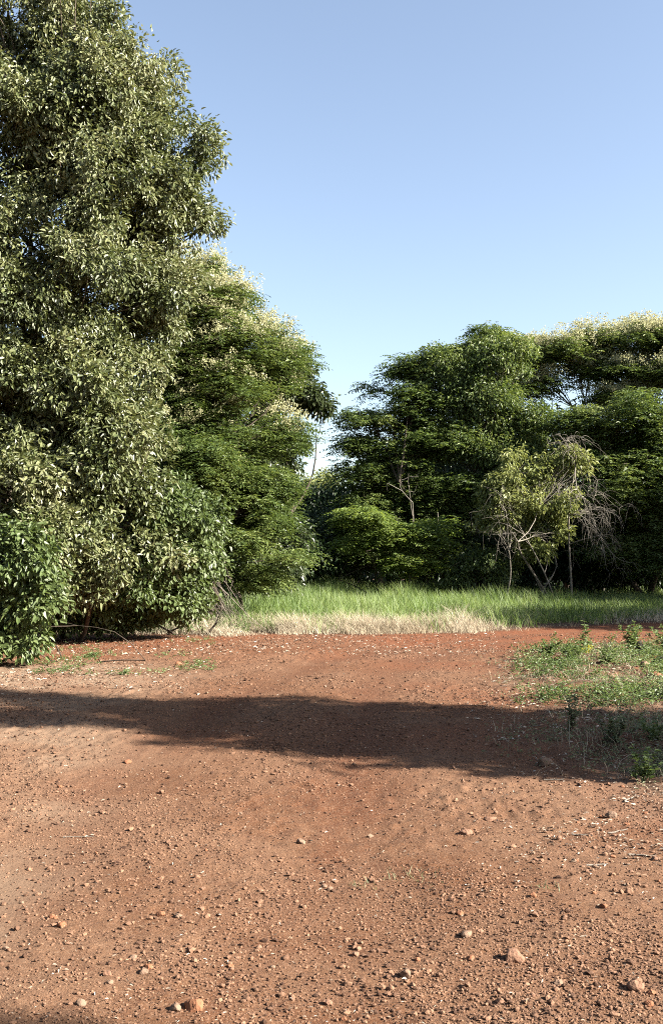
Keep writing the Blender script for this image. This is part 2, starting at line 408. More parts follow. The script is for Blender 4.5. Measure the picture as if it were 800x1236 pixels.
tree('broadleaf_tree', 'lower glossy-leaved tree drooping towards the dirt beneath the tallest one, pale leaf undersides', 'tree', GL, at(85,19.6),
     [(70,500,18.2,90,60,1.2),(20,560,17.6,80,70,1.2),(120,560,18,75,55,1.1),(138,520,18.6,46,45,.9),(75,640,17.7,80,60,1.1),(165,592,18.4,38,38,.8),(130,660,18,70,55,.9),(-90,560,18,90,90,1.4),(-90,690,17.6,90,70,1.2),(90,700,17.9,60,40,.9)],
     'broad', 2700, 12, M_gloss, .09, 3, per=36, size=.105, rad=.24, mask=.40, mscale=1.9, twig=5, droop=.4)
tree('vine_covered_bush', 'rounded bush draped with light green vine leaves beside the fallen dry twigs', 'bush', None, at(205,20.2),
     [(205,650,18.9,54,52,.9),(170,690,18.7,52,46,.8),(232,690,19.2,34,46,.7),(200,610,19.2,38,30,.7),(110,722,18.9,60,38,.7),(60,740,18.8,50,34,.6),(200,728,19.2,46,26,.6),(140,745,19.4,60,20,.5)],
     'broad', 1150, 13, M_vine, .04, 4, per=36, size=.085, rad=.24, mask=.36, mscale=2.0, lw=.6, twig=8)
tree('broadleaf_bush', 'low bush with large dark glossy leaves nearest the camera at the left edge', 'bush', None, at(-5,15.4),
     [(15,680,15,55,50,.7),(30,730,14.8,42,44,.6),(-30,740,15,50,55,.8),(12,768,14.6,38,34,.5),(-80,700,15.5,70,80,1.)],
     'broad', 560, 14, M_vine, .03, 4, per=38, size=.10, rad=.23, mask=.38, mscale=2, lw=.48, twig=8)
tree('flowering_tree', 'tree with cream blossom on its rounded crown, next to the tallest tree at left', 'tree', GL, at(265,25.5),
     [(250,388,25,70,46,1.4),(232,345,25.5,34,32,.8),(308,428,25,56,34,1.2),(215,420,24.6,45,60,1.2),(265,460,24.4,70,50,1.4),(325,455,25,34,28,.8),(240,530,24,70,60,1.4),(300,520,24.6,50,45,1.2),(285,585,24,60,50,1.3),(220,600,23.6,60,60,1.3)],
     'feather', 1250, 15, M_feath, .14, 2, fronds=15, K=4, frond=.30, rad=.40, flowers=400, mask=.40, mscale=1.3, pw=.035, bl=dict(per=20, h=.2, w=.10, size=.05, spr=.16), flat=.25)
tree('acacia_tree', 'feathery green tree with drooping layered lower branches at the left end of the grass', 'tree', GL, at(290,24.2),
     [(300,640,22.8,45,30,1.0),(335,672,22.4,32,12,.8),(265,620,22.6,50,40,1.0),(285,690,22.8,50,14,.8),(240,560,22.7,40,40,.9),(318,600,23.2,30,30,.9),(250,680,22.6,40,26,.8)],
     'feather', 520, 16, M_feath, .07, 2, fronds=15, K=4, frond=.32, rad=.34, mask=.47, mscale=1.9, pw=.04, flat=.25)
tree('broadleaf_tree', 'dark broadleaf tree whose branches hang into the sky gap above the clearing', 'tree', GL, at(325,28.8),
     [(338,466,28,34,28,1.0),(366,482,28,20,11,.6),(322,520,28,38,42,1.2),(338,560,28,24,36,.9),(312,590,27.6,40,54,1.2),(330,645,28,30,42,1.0),(300,560,28,40,60,1.2),(346,438,28.3,24,14,.6),(387,492,28,9,6,.3),(322,692,28,36,22,1)],
     'broad', 1050, 17, M_broad, .12, 2, per=34, size=.16, rad=.32, mask=.43, mscale=1.1, six=False, twig=5)
# ---- far trees in the gap
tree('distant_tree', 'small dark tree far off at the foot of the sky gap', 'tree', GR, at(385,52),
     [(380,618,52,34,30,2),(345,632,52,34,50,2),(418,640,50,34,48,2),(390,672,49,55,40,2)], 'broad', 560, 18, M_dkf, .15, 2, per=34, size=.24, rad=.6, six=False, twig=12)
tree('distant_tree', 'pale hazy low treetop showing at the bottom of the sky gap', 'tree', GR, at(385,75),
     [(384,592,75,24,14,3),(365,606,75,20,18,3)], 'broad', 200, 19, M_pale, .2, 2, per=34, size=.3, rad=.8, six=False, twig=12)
# ---- right side
tree('acacia_tree', 'dark tiered acacia reaching out to the sky gap, its top a small flat tuft', 'tree', GR, at(545,37),
     [(447,508,36.5,38,16,1.2),(424,536,36.5,26,10,1.2),(495,485,36.5,40,20,1.3),(508,445,37,34,16,1.1),(478,464,37,28,11,.9),(425,562,36.5,20,9,1.),(465,565,36,52,20,1.4),(530,500,36.5,45,26,1.4),(500,535,36,50,20,1.3),(440,610,36,44,26,1.4),
      (592,402,37.5,28,8,.8),(585,425,37.5,34,12,1.0),(545,428,37.2,28,10,.9),(520,590,36,70,32,1.4),(470,645,36,60,34,1.4),(560,620,36,60,40,1.4)],
     'feather', 1150, 20, M_feath, .16, 2, fronds=13, K=4, frond=.40, rad=.50, mask=.42, mscale=.95, flat=.5, pw=.06, twig=4)
tree('acacia_tree', 'tall fine-leaved acacia between the tiered one and the blossoming one', 'tree', GR, at(580,36.8),
     [(560,445,36.4,44,26,1.4),(608,440,36.2,40,26,1.3),(565,480,36,46,34,1.5),(612,500,36,38,36,1.3),(540,465,36.3,32,28,1.2),(580,535,35.8,60,34,1.5),(622,560,35.6,45,34,1.3)],
     'broad', 1150, 21, M_feath, .14, 2, per=40, size=.135, rad=.40, mask=.43, mscale=1.1, six=False, droop=.5, lw=.45, twig=4, bark=M_barkl)
tree('flowering_tree', 'wide umbrella-shaped tree crowned with cream blossom above the right-hand woods', 'tree', GR, at(720,42),
     [(640,432,41.5,52,16,1.6),(700,424,41,48,16,1.8),(757,409,41,52,15,1.8),(815,412,41,50,17,1.8),(640,468,41,34,14,1.2),(750,446,40.5,46,14,1.4),(805,455,40.5,50,18,1.6),(860,445,41,60,38,2),(762,399,41.5,20,6,.8),(745,485,41,40,12,1.3)],
     'feather', 1150, 22, M_feath, .18, 3, fronds=13, K=4, frond=.42, rad=.55, flowers=620, mask=.40, mscale=.9, bark=M_barkl, bl=dict(per=20, h=.26, w=.16, size=.07, spr=.24), flat=.45, pw=.06, twig=4)
tree('acacia_tree', 'dense deep green acacia with drooping tiers at the right edge', 'tree', GR, at(790,35),
     [(760,515,34,62,22,1.5),(720,545,33.8,48,22,1.3),(800,490,34,52,24,1.5),(780,565,33.5,70,30,1.6),(740,605,33.3,62,32,1.5),(810,620,33,70,42,1.6),(860,540,34,70,90,2),(700,505,34.5,34,14,1.0),(760,655,33,62,34,1.4)],
     'feather', 1250, 23, M_feath, .16, 2, fronds=13, K=4, frond=.38, rad=.48, mask=.41, mscale=1.0, flat=.5, pw=.06, twig=5)
tree('light_green_shrub', 'bright green feathery shrub below the dark acacia, at the grass edge', 'shrub', None, at(460,33.5),
     [(445,622,32.6,32,7,.8),(478,640,32.4,40,9,.9),(508,652,32.4,34,8,.8),(435,652,32.4,28,9,.8),(525,636,32.8,24,9,.7),(480,676,32.4,52,10,.9)],
     'feather', 330, 24, M_featl, .05, 4, fronds=11, K=4, frond=.42, rad=.40, mask=.50, mscale=1.7, flat=.5, pw=.05, twig=5)
tree('leafy_tree', 'slender pale yellow-green tree standing among bare twigs before the dark woods', 'tree', None, at(655,31.8),
     [(622,562,31.2,40,22,.8),(600,590,31.2,24,18,.7),(650,598,31.2,34,24,.8),(618,622,31.2,30,20,.7),(665,640,31.4,26,20,.7),(590,625,31.2,20,18,.6),(640,658,31.3,26,20,.6),(680,560,31.4,26,16,.6)],
     'broad', 520, 25, M_pale, .07, 3, per=22, size=.14, rad=.27, mask=.47, mscale=1.8, six=False, bark=M_barkl, twig=2, inner=.1)
tree('understory_shrub', 'rounded green shrub at the foot of the pale yellow-green tree', 'shrub', None, at(575,32.5),
     [(575,682,31.8,28,20,.7),(550,694,32,22,14,.6),(602,690,31.6,18,14,.5)], 'broad', 170, 26, M_vine, .03, 4, per=30, size=.12, rad=.24, six=False, twig=6)
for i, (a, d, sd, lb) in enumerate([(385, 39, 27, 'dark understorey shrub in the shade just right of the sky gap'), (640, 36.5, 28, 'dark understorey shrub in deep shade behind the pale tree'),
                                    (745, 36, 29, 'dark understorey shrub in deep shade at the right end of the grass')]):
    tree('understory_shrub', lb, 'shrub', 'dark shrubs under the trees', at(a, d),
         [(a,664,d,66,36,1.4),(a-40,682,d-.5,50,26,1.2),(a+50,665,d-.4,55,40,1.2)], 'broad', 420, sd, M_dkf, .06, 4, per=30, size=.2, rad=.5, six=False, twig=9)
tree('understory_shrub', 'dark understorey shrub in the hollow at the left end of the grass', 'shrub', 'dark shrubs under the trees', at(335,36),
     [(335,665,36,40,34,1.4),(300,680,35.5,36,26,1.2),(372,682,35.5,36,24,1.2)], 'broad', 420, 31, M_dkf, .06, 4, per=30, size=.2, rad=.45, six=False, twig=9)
# young pale stems in front of the dark woods
def bare_tree(name, label, cat, group, bx, by, height, seed, lean=(0,0), n1=9, n2=60, n3=220, r0=.04, spread=1.4, m=M_dead, droopy=.0, fork=.35):
    rg = np.random.default_rng(seed); zb = float(zat(bx, by)[0]); A = Acc()
    e = empty(name, (bx, by, zb), label, cat, group)
    st = np.array([bx, by, zb-.05]); tp = st+np.array([lean[0], lean[1], height])
    main = bend(rg, st, tp, 10, .12); rad = np.linspace(r0, r0*.3, 10); v, f = tubes(main[None], rad[None], 8); A.add(v, f)
    def brood(par, cnt, ln, r, lo):
        k = rg.integers(0, len(par), cnt); j = rg.integers(lo, par.shape[1], cnt)
        s_ = par[k, j]; tdir = unit(par[k, np.minimum(j+1, par.shape[1]-1)]-par[k, j-1])
        d = unit(tdir*.7+rg.normal(size=(cnt,3))*.75+np.array([0,0,.12])); l_ = ln*(.5+.8*rg.random(cnt))
        t = np.linspace(0, 1, 6)[None,:,None]; w_ = rg.normal(size=(cnt,1,3))*.12*l_[:,None,None]
        ps = s_[:,None]+d[:,None]*l_[:,None,None]*t+np.sin(t*np.pi)*w_; ps[:,:,2] -= droopy*(t[...,0]**2)*l_[:,None]
        ps[:,:,2] = np.maximum(ps[:,:,2], .03)
        v, f = tubes(ps, r*(.6+.5*rg.random(cnt))[:,None]*np.linspace(1, .35, 6)[None], 4); A.add(v, f); return ps
    b1_ = brood(main[None], n1, spread, r0*.5, int(10*fork)); b2_ = brood(b1_, n2, spread*.55, r0*.24, 2); brood(b2_, n3, spread*.32, r0*.13, 2)
    A.build('branches', m, e, True); return e
BT = 'bare trees before the dark woods'
bare_tree('bare_tree', 'bare grey tree with a web of fine drooping twigs, tallest of the leafless ones', 'bare tree', BT, *at(690,30.8), 4.4, 41, (.1,0), 13, 90, 420, .04, 1.45, m=M_twig, droopy=.5, fork=.45)
bare_tree('bare_tree', 'bare leaning tree arching left through the pale leaves', 'bare tree', BT, *at(672,30.6), 3.2, 42, (-1.5,0), 10, 34, 100, .026, 1.3, m=M_twig, droopy=.3)
bare_tree('bare_tree', 'thin white forked sapling in the shade above the bright green shrub', 'bare tree', BT, *at(494,33.0), 3.4, 43, (.1,0), 4, 8, 10, .05, 1.0, m=M_twig, fork=.55)
bare_tree('bare_tree', 'small pale branching sapling at the grass edge left of the tallest bare tree', 'bare tree', BT, *at(606,30.4), 2.6, 44, (.15,0), 6, 18, 30, .028, .9, m=M_twig, fork=.5)

# ---- woods filling the background behind everything
def woods(name, x0, x1, y0, y1, hmin, hmax, n, seed, mt):
    rg = np.random.default_rng(seed)
    cxs = rg.uniform(x0, x1, n); cys = rg.uniform(y0, y1, n)
    hh = hmin+(hmax-hmin)*fbm(np.stack([cxs, cys*0, cys*0], -1), .12, seed, 2)
    cz = rg.random(n)**.8*hh
    cp = np.stack([cxs, cys, cz+.2], -1); co = unit(np.stack([rg.normal(size=n)*.3, -np.ones(n), rg.random(n)], -1))
    v, f = broad_crown(rg, cp, co, 26, .34, .75, .45, .4, False)
    ok = v[f][:,:,2].min(1) > .02
    A = Acc(); A.add(v, f[ok], 0)
    k = max(8, n//60); bx = rg.uniform(x0, x1, k); by = rg.uniform(y0, y1, k)
    st = np.stack([bx, by, np.zeros(k)-.1], -1); tp = st+np.stack([rg.normal(size=k)*.6, rg.normal(size=k)*.6, np.full(k, hmin*.9)], -1)
    t = np.linspace(0, 1, 5)[None,:,None]; ps = st[:,None]*(1-t)+tp[:,None]*t
    v, f = tubes(ps, np.linspace(.16, .06, 5)[None].repeat(k, 0), 6); A.add(v, f, 1)
    return tag(A.build(name, [mt, M_bark], None), kind='stuff')
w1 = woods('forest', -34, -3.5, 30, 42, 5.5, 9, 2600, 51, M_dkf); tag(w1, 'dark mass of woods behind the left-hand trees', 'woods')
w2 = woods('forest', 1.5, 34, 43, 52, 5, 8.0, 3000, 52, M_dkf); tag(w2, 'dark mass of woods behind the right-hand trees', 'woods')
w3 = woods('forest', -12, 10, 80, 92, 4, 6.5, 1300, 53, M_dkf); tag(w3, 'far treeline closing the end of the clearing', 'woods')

# ---- trees beyond the right edge, whose shadows fall across the place
tree('shade_tree', 'tree beyond the right edge that throws the dark band of shadow over the dirt', 'tree', 'trees beyond the right edge', (11.2,5.9),
     [(11.2,6.0,4.6,1.9,1.5,1.4),(10.8,6.2,6.0,1.8,1.45,1.3),(10.9,6.2,7.3,1.4,1.3,1.1),(10.7,6.7,8.3,1.0,.6,.6),(10.5,7.0,9.1,.9,.3,.45),(10.4,5.7,8.4,.8,.2,.25),(10.2,6.3,9.2,.5,.15,.3),(11.6,5.9,3.2,2.0,1.4,1.1)], 'broad', 1600, 61, M_gloss, .17, 1, per=34, size=.15, rad=.28, mask=.40, mscale=1.5, back=1, world=True, six=False, twig=8, inner=.1)
tree('shade_tree', 'bushy tree beyond the right edge that shades the weeds', 'tree', 'trees beyond the right edge', (7.4,6.8),
     [(7.4,7.1,2.3,1.3,1.1,.9),(7.5,6.6,3.3,1.1,1.0,.9),(6.8,7.6,1.6,.8,.6,.5)], 'broad', 520, 62, M_gloss, .09, 2, per=32, size=.12, rad=.35, mask=.28, back=1, world=True, six=False, twig=8)
tree('shade_tree', 'slim tree beyond the right edge whose tip shades the bottom left corner', 'tree', 'trees beyond the right edge', (10.4,-.7),
     [(10.3,-.9,3.6,.7,.5,.9),(10.3,-.8,5.0,.6,.4,.9),(10.2,-.6,6.2,.4,.3,.7),(10.25,-.3,7.0,.26,.24,.3)], 'broad', 330, 65, M_gloss, .1, 1, per=32, size=.12, rad=.25, mask=.2, back=1, world=True, six=False, twig=8, inner=.1)
tree('shade_tree', 'tall tree beyond the right edge that shades the right end of the grass', 'tree', 'trees beyond the right edge', (18,20.5),
     [(18,21,6,3.2,2.6,2.2),(16.5,23,4.5,2.6,2.2,1.8),(19,19.8,8,2.6,2.2,1.8),(15.5,22,3,2,2,1.5)], 'broad', 1000, 63, M_broad, .25, 2, per=28, size=.2, rad=.55, mask=.3, back=1, world=True, six=False, twig=8)
tree('shade_tree', 'tall tree beyond the right edge that darkens the woods in the corner', 'tree', 'trees beyond the right edge', (20,27),
     [(20,27,6,3.2,2.6,2.4),(18,28.5,4.5,2.6,2.4,2.0),(21,26,8.5,2.6,2.4,2.0),(16.5,28,3,2.2,2.2,1.8)], 'broad', 1000, 64, M_broad, .25, 2, per=28, size=.2, rad=.55, mask=.3, back=1, world=True, six=False, twig=8)

tree('shade_tree', 'low broad tree beyond the right edge that blackens the foot of the woods', 'tree', 'trees beyond the right edge', (16,30.2),
     [(16,30.2,4.6,2.6,2.6,2.2),(15.2,31.5,3.0,2.2,2.2,2.0),(17,29.5,6.0,2.2,2.2,1.6)], 'broad', 900, 66, M_broad, .22, 2, per=28, size=.2, rad=.55, mask=.28, back=1, world=True, six=False, twig=8)
w6 = woods('forest', -1, 34, 54, 60, 1.6, 3.2, 1100, 56, M_dkf); tag(w6, 'low dark undergrowth behind the right-hand woods', 'woods')
w4 = woods('forest', -24, -10, -14, 13, 9, 13, 1500, 54, M_dkf); tag(w4, 'unseen woods added beyond the left edge to block sky light', 'woods')  # added out of view to cut sky fill and deepen the shadows
w5 = woods('forest', -10, 4, -22, -11, 9, 13, 1000, 55, M_dkf); tag(w5, 'unseen woods added behind the point of view to block sky light', 'woods')  # added behind the camera, screens part of the sky from the ground
# ------------------------------------------------------------------ grasses
def blades(rg, x, y, h, w, lean, K=3):
    n = len(x); z0 = zat(x, y)-.01
    az = rg.random(n)*2*np.pi; ld = np.stack([np.cos(az), np.sin(az), 0*az], -1)
    sd = np.stack([-np.sin(az+rg.normal(size=n)*.7), np.cos(az+rg.normal(size=n)*.7), 0*az], -1)
    b = np.stack([x, y, z0], -1); rows = []
    for i in range(K+1):
        t = i/K
        c = b+np.stack([0*h, 0*h, h*t*(1-.18*lean*t)], -1)+ld*(h*lean*t**2)[:,None]
        ww = (w*(1-t)**.7*.5+.0008)[:,None]
        rows += [c-sd*ww, c+sd*ww]
    V = np.stack(rows, 1); bi = (np.arange(n)*2*(K+1))[:,None]
    Fq = np.concatenate([bi+np.array([2*i, 2*i+1, 2*i+3, 2*i+2]) for i in range(K)], 0)
    return V.reshape(-1, 3), Fq
rg = np.random.default_rng(71)
n = 150000
gx = rg.uniform(-6, 17, n); gy = 19.5+18*rg.random(n)**1.25
dd = gy-grassfront(gx); p3 = np.stack([gx, gy, 0*gx], -1)
cl = fbm(p3, .9, 72, 2)
ok = (dd > 1.2+4.5*(cl-.5)+1.3*rg.random(n)) & (rg.random(n) < .35+1.1*cl) & ~((gx < -2.6) & (gy > 23)) 
gx, gy, cl = gx[ok], gy[ok], cl[ok]
h = (.22+.70*cl)*(.5+.75*rg.random(len(gx)))*.86*(1+.2*sm(26, 33, gy))*(1-.35*sm(3, 9, gx))
v, f = blades(rg, gx, gy, h, .011+.007*rg.random(len(gx)), .15+.55*rg.random(len(gx)))
tag(mesh_obj('green_grass', v, f, M_grass), 'tall fresh green grass across the back of the clearing', 'grass', kind='stuff')
n = 60000
gx = rg.uniform(-7.5, 15, n); gy = grassfront(gx)+rg.gamma(1.8, .75, n)-.15+.9*(fbm(np.stack([gx, gx*0, gx*0], -1), .9, 76, 3)-.5)
p3 = np.stack([gx, gy, 0*gx], -1); cl = fbm(p3, 1.4, 73, 2)
ok = (rg.random(n) < np.clip(cl*3.2-1.05, .05, 1)) & (rg.random(n) < np.where(gx < -2.9, .35, 1.-.85*sm(2.2, 4.2, gx))) 
gx, gy, cl = gx[ok], gy[ok], cl[ok]
h = (.06+.5*cl**1.4)*(.35+.9*rg.random(len(gx)))*(.5+.5*sm(0, .9, gy-grassfront(gx)))
v, f = blades(rg, gx, gy, h, .007+.005*rg.random(len(gx)), .3+1.0*rg.random(len(gx)))
tag(mesh_obj('dry_grass', v, f, M_dry), 'pale straw-coloured dry grass fringing the dirt', 'dry grass', kind='stuff')

# ------------------------------------------------------------------ gravel, litter, ground cover
ICO_V = None
def ico(sub):
    import bmesh
    bm = bmesh.new(); bmesh.ops.create_icosphere(bm, subdivisions=sub, radius=1)
    v = np.array([q.co[:] for q in bm.verts]); f = np.array([[w_.index for w_ in q.verts] for q in bm.faces]); bm.free(); return v, f
def rocks(rg, x, y, r, sink=.3, sub=1, jit=.22):
    v0, f0 = ico(sub); n = len(x)
    sc_ = np.stack([r*(.8+.5*rg.random(n)), r*(.7+.4*rg.random(n)), r*(.42+.4*rg.random(n))], -1)
    a = rg.random(n)*2*np.pi; V = v0[None]*(1+rg.normal(size=(n, len(v0), 1))*jit*.6)+rg.normal(size=(n, len(v0), 3))*jit*.3
    V = V*sc_[:,None]
    c, s = np.cos(a)[:,None], np.sin(a)[:,None]
    Xr = V[...,0]*c-V[...,1]*s; Yr = V[...,0]*s+V[...,1]*c
    zc = zat(x, y)+sc_[:,2]*(1-2*sink*(.4+rg.random(n)))
    V = np.stack([Xr+x[:,None], Yr+y[:,None], V[...,2]+zc[:,None]], -1)
    return V.reshape(-1, 3), (f0[None]+(np.arange(n)*len(v0))[:,None,None]).reshape(-1, 3)
rg = np.random.default_rng(81)
n = 210000
gy = 3.1*np.exp(rg.random(n)*math.log(20.5/3.1)); gx = (rg.random(n)*2-1)*gy*.42
p3 = np.stack([gx, gy, 0*gx], -1)
dens = .30+.8*sm(.38, .68, fbm(p3, .8, 82, 3)); dens *= (1-.55*track(gx, gy))
ok = rg.random(n) < dens
gx, gy = gx[ok], gy[ok]
r = (.0018+.0050*rg.random(len(gx))**2.6+.0085*(rg.random(len(gx)) < .05*sm(.4, .6, fbm(np.stack([gx,gy,0*gx],-1), 1.7, 85, 2))*2)*rg.random(len(gx)))*(.75+.085*gy)
v, f = rocks(rg, gx, gy, r)
tag(mesh_obj('gravel', v, f, M_pebble), 'fine reddish gravel and clods strewn over the dirt', 'gravel', kind='stuff')

def litter(rg, x, y, ln, rise=.5):
    n = len(x); az = rg.random(n)*2*np.pi
    d = np.stack([np.cos(az), np.sin(az), rg.normal(size=n)*.18], -1); nr = unit(rg.normal(size=(n,3))*.35+np.array([0,0,1.]))
    pos = np.stack([x, y, zat(x, y)+.006+rg.random(n)*.012*rise], -1)
    return leaves(pos, d, nr, ln, ln*(.16+.3*rg.random(n)), True, .3, -.1+.4*rg.random())
def scatter(rg, n, pyr, pxr, keep=None):
    py_ = rg.uniform(*pyr, n); px_ = rg.uniform(*pxr, n); d = EYE*F/(py_-HY); x_ = (px_-CX)*d/F
    if keep is not None:
        k = keep(x_, d, px_, py_); x_, d = x_[k], d[k]
    return x_, d
A = Acc()
def fb(x, y, s, sd): return fbm(np.stack([x, y, 0*x], -1), s, sd, 2)
x_, y_ = scatter(rg, 3800, (785,842), (-60,330), lambda x, y, a, b: rg.random(len(x)) < sm(330, 20, a)*np.exp(-((b-815)/16)**2)*1.1*sm(.3,.55,fb(x,y,2,91))); v, f = litter(rg, x_, y_, .03+.045*rg.random(len(x_))); A.add(v, f)
x_, y_ = scatter(rg, 9500, (775,1090), (560,860), lambda x, y, a, b: rg.random(len(x)) < (.12+.88*sm(.42,.6,fb(x,y,2,92)))*sm(-.9,.7,x-polyx(y,[(4,1.9),(5.5,1.55),(7,1.7),(9,1.7),(12,2.0),(17,2.9)]))); v, f = litter(rg, x_, y_, (.012+.03*rg.random(len(x_)))*np.clip(y_/7,.6,1.6)); A.add(v, f)
x_, y_ = scatter(rg, 2600, (764,790), (60,600)); v, f = litter(rg, x_, y_, .03+.04*rg.random(len(x_))); A.add(v, f)
x_, y_ = scatter(rg, 2600, (790,1240), (0,800), lambda x, y, a, b: rg.random(len(x)) < .55); v, f = litter(rg, x_, y_, (.006+.016*rg.random(len(x_)))*(.5+y_/8)); A.add(v, f)
tag(A.build('leaf_litter', M_litter), 'dry bleached leaves and chips scattered on the dirt', 'leaf litter', kind='stuff')

def sprigs(rg, x, y, h, nl, size, A, mi=0, spread=.5, up=.4):
    n = len(x); k = np.repeat(np.arange(n), nl); m_ = n*nl
    t = rg.random(m_); az = rg.random(m_)*2*np.pi; o = np.stack([np.cos(az), np.sin(az), 0*az], -1)
    b = np.stack([x, y, zat(x, y)], -1)
    pos = b[k]+o*(h[k]*spread*rg.random(m_))[:,None]+np.stack([0*t, 0*t, h[k]*t], -1)
    d = o+rg.normal(size=(m_,3))*.3; d[:,2] += up
    v, f = leaves(pos, d, unit(rg.normal(size=(m_,3))*.4+np.array([0,0,1.])), size*(.6+.8*rg.random(m_)), size*.5*(.7+.6*rg.random(m_)), False); A.add(v, f, mi)
A = Acc(); rg = np.random.default_rng(101)
x_, y_ = scatter(rg, 11000, (772,960), (560,900), lambda x, y, a, b: rg.random(len(x)) < patchmask(x, y)*(.04+.96*sm(.44,.62,fb(x,y,1.7,93))*(.35+.65*sm(.4,.55,fb(x,y,5,99)))))
sprigs(rg, x_, y_, .015+.08*rg.random(len(x_))**2, 6, .022, A, 0)
x_, y_ = scatter(rg, 4200, (776,860), (620,900), lambda x, y, a, b: rg.random(len(x)) < patchmask(x, y)*sm(.5,.66,fb(x,y,1.1,94)))
sprigs(rg, x_, y_, .05+.14*rg.random(len(x_)), 9, .04, A, 1)
x_, y_ = scatter(rg, 1500, (766,815), (40,260), lambda x, y, a, b: rg.random(len(x)) < .7*sm(.5,.64,fb(x,y,1.6,95)))
sprigs(rg, x_, y_, .02+.05*rg.random(len(x_)), 7, .035, A, 1)
x_, y_ = scatter(rg, 2400, (752,764), (40,300)); sprigs(rg, x_, y_, .06+.2*rg.random(len(x_)), 9, .05, A, 1)
x_, y_ = scatter(rg, 5000, (772,960), (580,900), lambda x, y, a, b: rg.random(len(x)) < patchmask(x, y)*sm(.42,.6,fb(x,y,2.4,97)))
v, f = blades(rg, x_, y_, .05+.16*rg.random(len(x_))**2, np.full(len(x_), .004), .3+rg.random(len(x_)), 2); A.add(v, f, 2)
x_, y_ = scatter(rg, 1800, (772,960), (600,900), lambda x, y, a, b: rg.random(len(x)) < patchmask(x, y)*sm(.45,.6,fb(x,y,1.4,98)))
sprigs(rg, x_, y_, .05+.18*rg.random(len(x_))**1.5, 10, .026, A, 0, spread=.35)
tag(A.build('ground_cover', [M_weedg, M_weed, M_dry]), 'creeping green weeds patching the dirt', 'ground cover', kind='stuff')

# ---- single weeds
def weed(name, label, px, py, h, seed, stems=5, nl=16, size=.05, spread=.35, mt=M_weed, cat='weed', group=None, tuft=False):
    x0, y0 = G(px, py); rg = np.random.default_rng(seed); zb = float(zat(x0, y0)[0])
    e = empty(name, (x0, y0, zb), label, cat, group)
    if tuft:
        n_ = stems; v, f = blades(rg, x0+rg.normal(size=n_)*spread*.3, y0+rg.normal(size=n_)*spread*.3, h*(.5+.6*rg.random(n_)), np.full(n_, size), .4+.8*rg.random(n_))
        mesh_obj('foliage', v, f, mt, e); return e
    ps, lv = [], Acc()
    for s in range(stems):
        az = rg.random()*6.283; sp = spread*rg.random()**.6; hh = h*(.55+.5*rg.random())
        a = np.array([x0, y0, zb-.01])+rg.normal(size=3)*np.array([.02,.02,0]); b = a+np.array([math.cos(az)*sp*h, math.sin(az)*sp*h, hh])
        pth = bend(rg, a, b, 6, .05*h); ps.append(pth)
        t = .12+.88*rg.random(nl)**.8; j = np.minimum((t*5).astype(int), 4); u = (t*5-j)[:,None]; pos = pth[j]*(1-u)+pth[j+1]*u
        th = rg.random(nl)*6.283; d = np.stack([np.cos(th), np.sin(th), .35+rg.normal(size=nl)*.3], -1)
        v, f = leaves(pos, d, unit(rg.normal(size=(nl,3))*.3+np.array([0,0,1.])), size*(.7+.6*rg.random(nl))*(1.15-.5*t), size*.4*(.8+.4*rg.random(nl)), True); lv.add(v, f)
    v, f = tubes(ps, np.tile(np.linspace(.0045, .0015, 6), (stems, 1))*max(1, h*2), 5)
    mesh_obj('stem', v, f, M_bark if mt is M_weedg else mt, e, smooth=True); lv.build('leaves', mt, e); return e
weed('leafy_weed', 'tallest bushy bright green weed beside the blackened rock', 762, 793, .60, 201, 14, 26, .075, .42)
weed('leafy_weed', 'single upright leafy weed standing out above the weed patch before the red road', 706, 788, .46, 202, 3, 22, .09, .12)
weed('leafy_weed', 'thin upright weed at the left corner of the weed patch by the red road', 668, 789, .34, 203, 3, 14, .07, .2)
weed('leafy_weed', 'dense low green weed clump casting a shadow onto the road at the patch corner', 663, 801, .26, 204, 16, 22, .06, .75)
weed('leafy_weed', 'broad mound of green weeds in the middle of the patch near the yellow leaves', 690, 806, .28, 205, 20, 22, .06, .9)
weed('leafy_weed', 'large dark leafy clump behind the black shade mass at the right frame edge', 812, 800, .5, 220, 22, 26, .07, .8)
weed('yellow_weed', 'small yellow-leaved weed among the green ones', 707, 801, .15, 206, 7, 12, .035, .7, M_yell)
weed('leafy_weed', 'slim weed between the tallest bushy weed and the upright single one', 738, 787, .32, 207, 3, 14, .06, .25)
weed('dry_weed', 'greyish withered weed stalks to the left of the blackened rock', 735, 797, .26, 208, 8, 12, .04, .5, M_weedg)
weed('leafy_weed', 'low green weed filling the space before the tallest bushy weed', 732, 812, .2, 209, 14, 18, .05, .9)
weed('leafy_weed', 'tall feathery weed standing in the shadow band', 686, 888, .34, 210, 7, 26, .045, .35, M_weedg)
weed('leafy_weed', 'wide leafy weed in the shadow band near the right edge', 738, 905, .3, 211, 12, 24, .045, .7, M_weedg)
weed('leafy_weed', 'broad-leaved green weed at the lower end of the weed patch by the right edge', 775, 944, .26, 212, 8, 16, .06, .6)
weed('leafy_weed', 'small green weed just above the broad-leaved one at the right edge', 790, 905, .25, 213, 8, 16, .05, .6)
weed('leafy_weed', 'pale low weed on the sunlit part of the patch right of the rusty rocks', 800, 850, .2, 214, 10, 16, .05, .7, M_weedg)
weed('grass_tuft', 'thin pale grass tuft on the open dirt, widest of the three near ones', 500, 1052, .05, 215, 34, 0, .003, .28, M_weedg, 'grass tuft', tuft=True)
weed('grass_tuft', 'small grass tuft to the right of the widest one on the open dirt', 650, 1068, .045, 216, 16, 0, .003, .14, M_weedg, 'grass tuft', tuft=True)
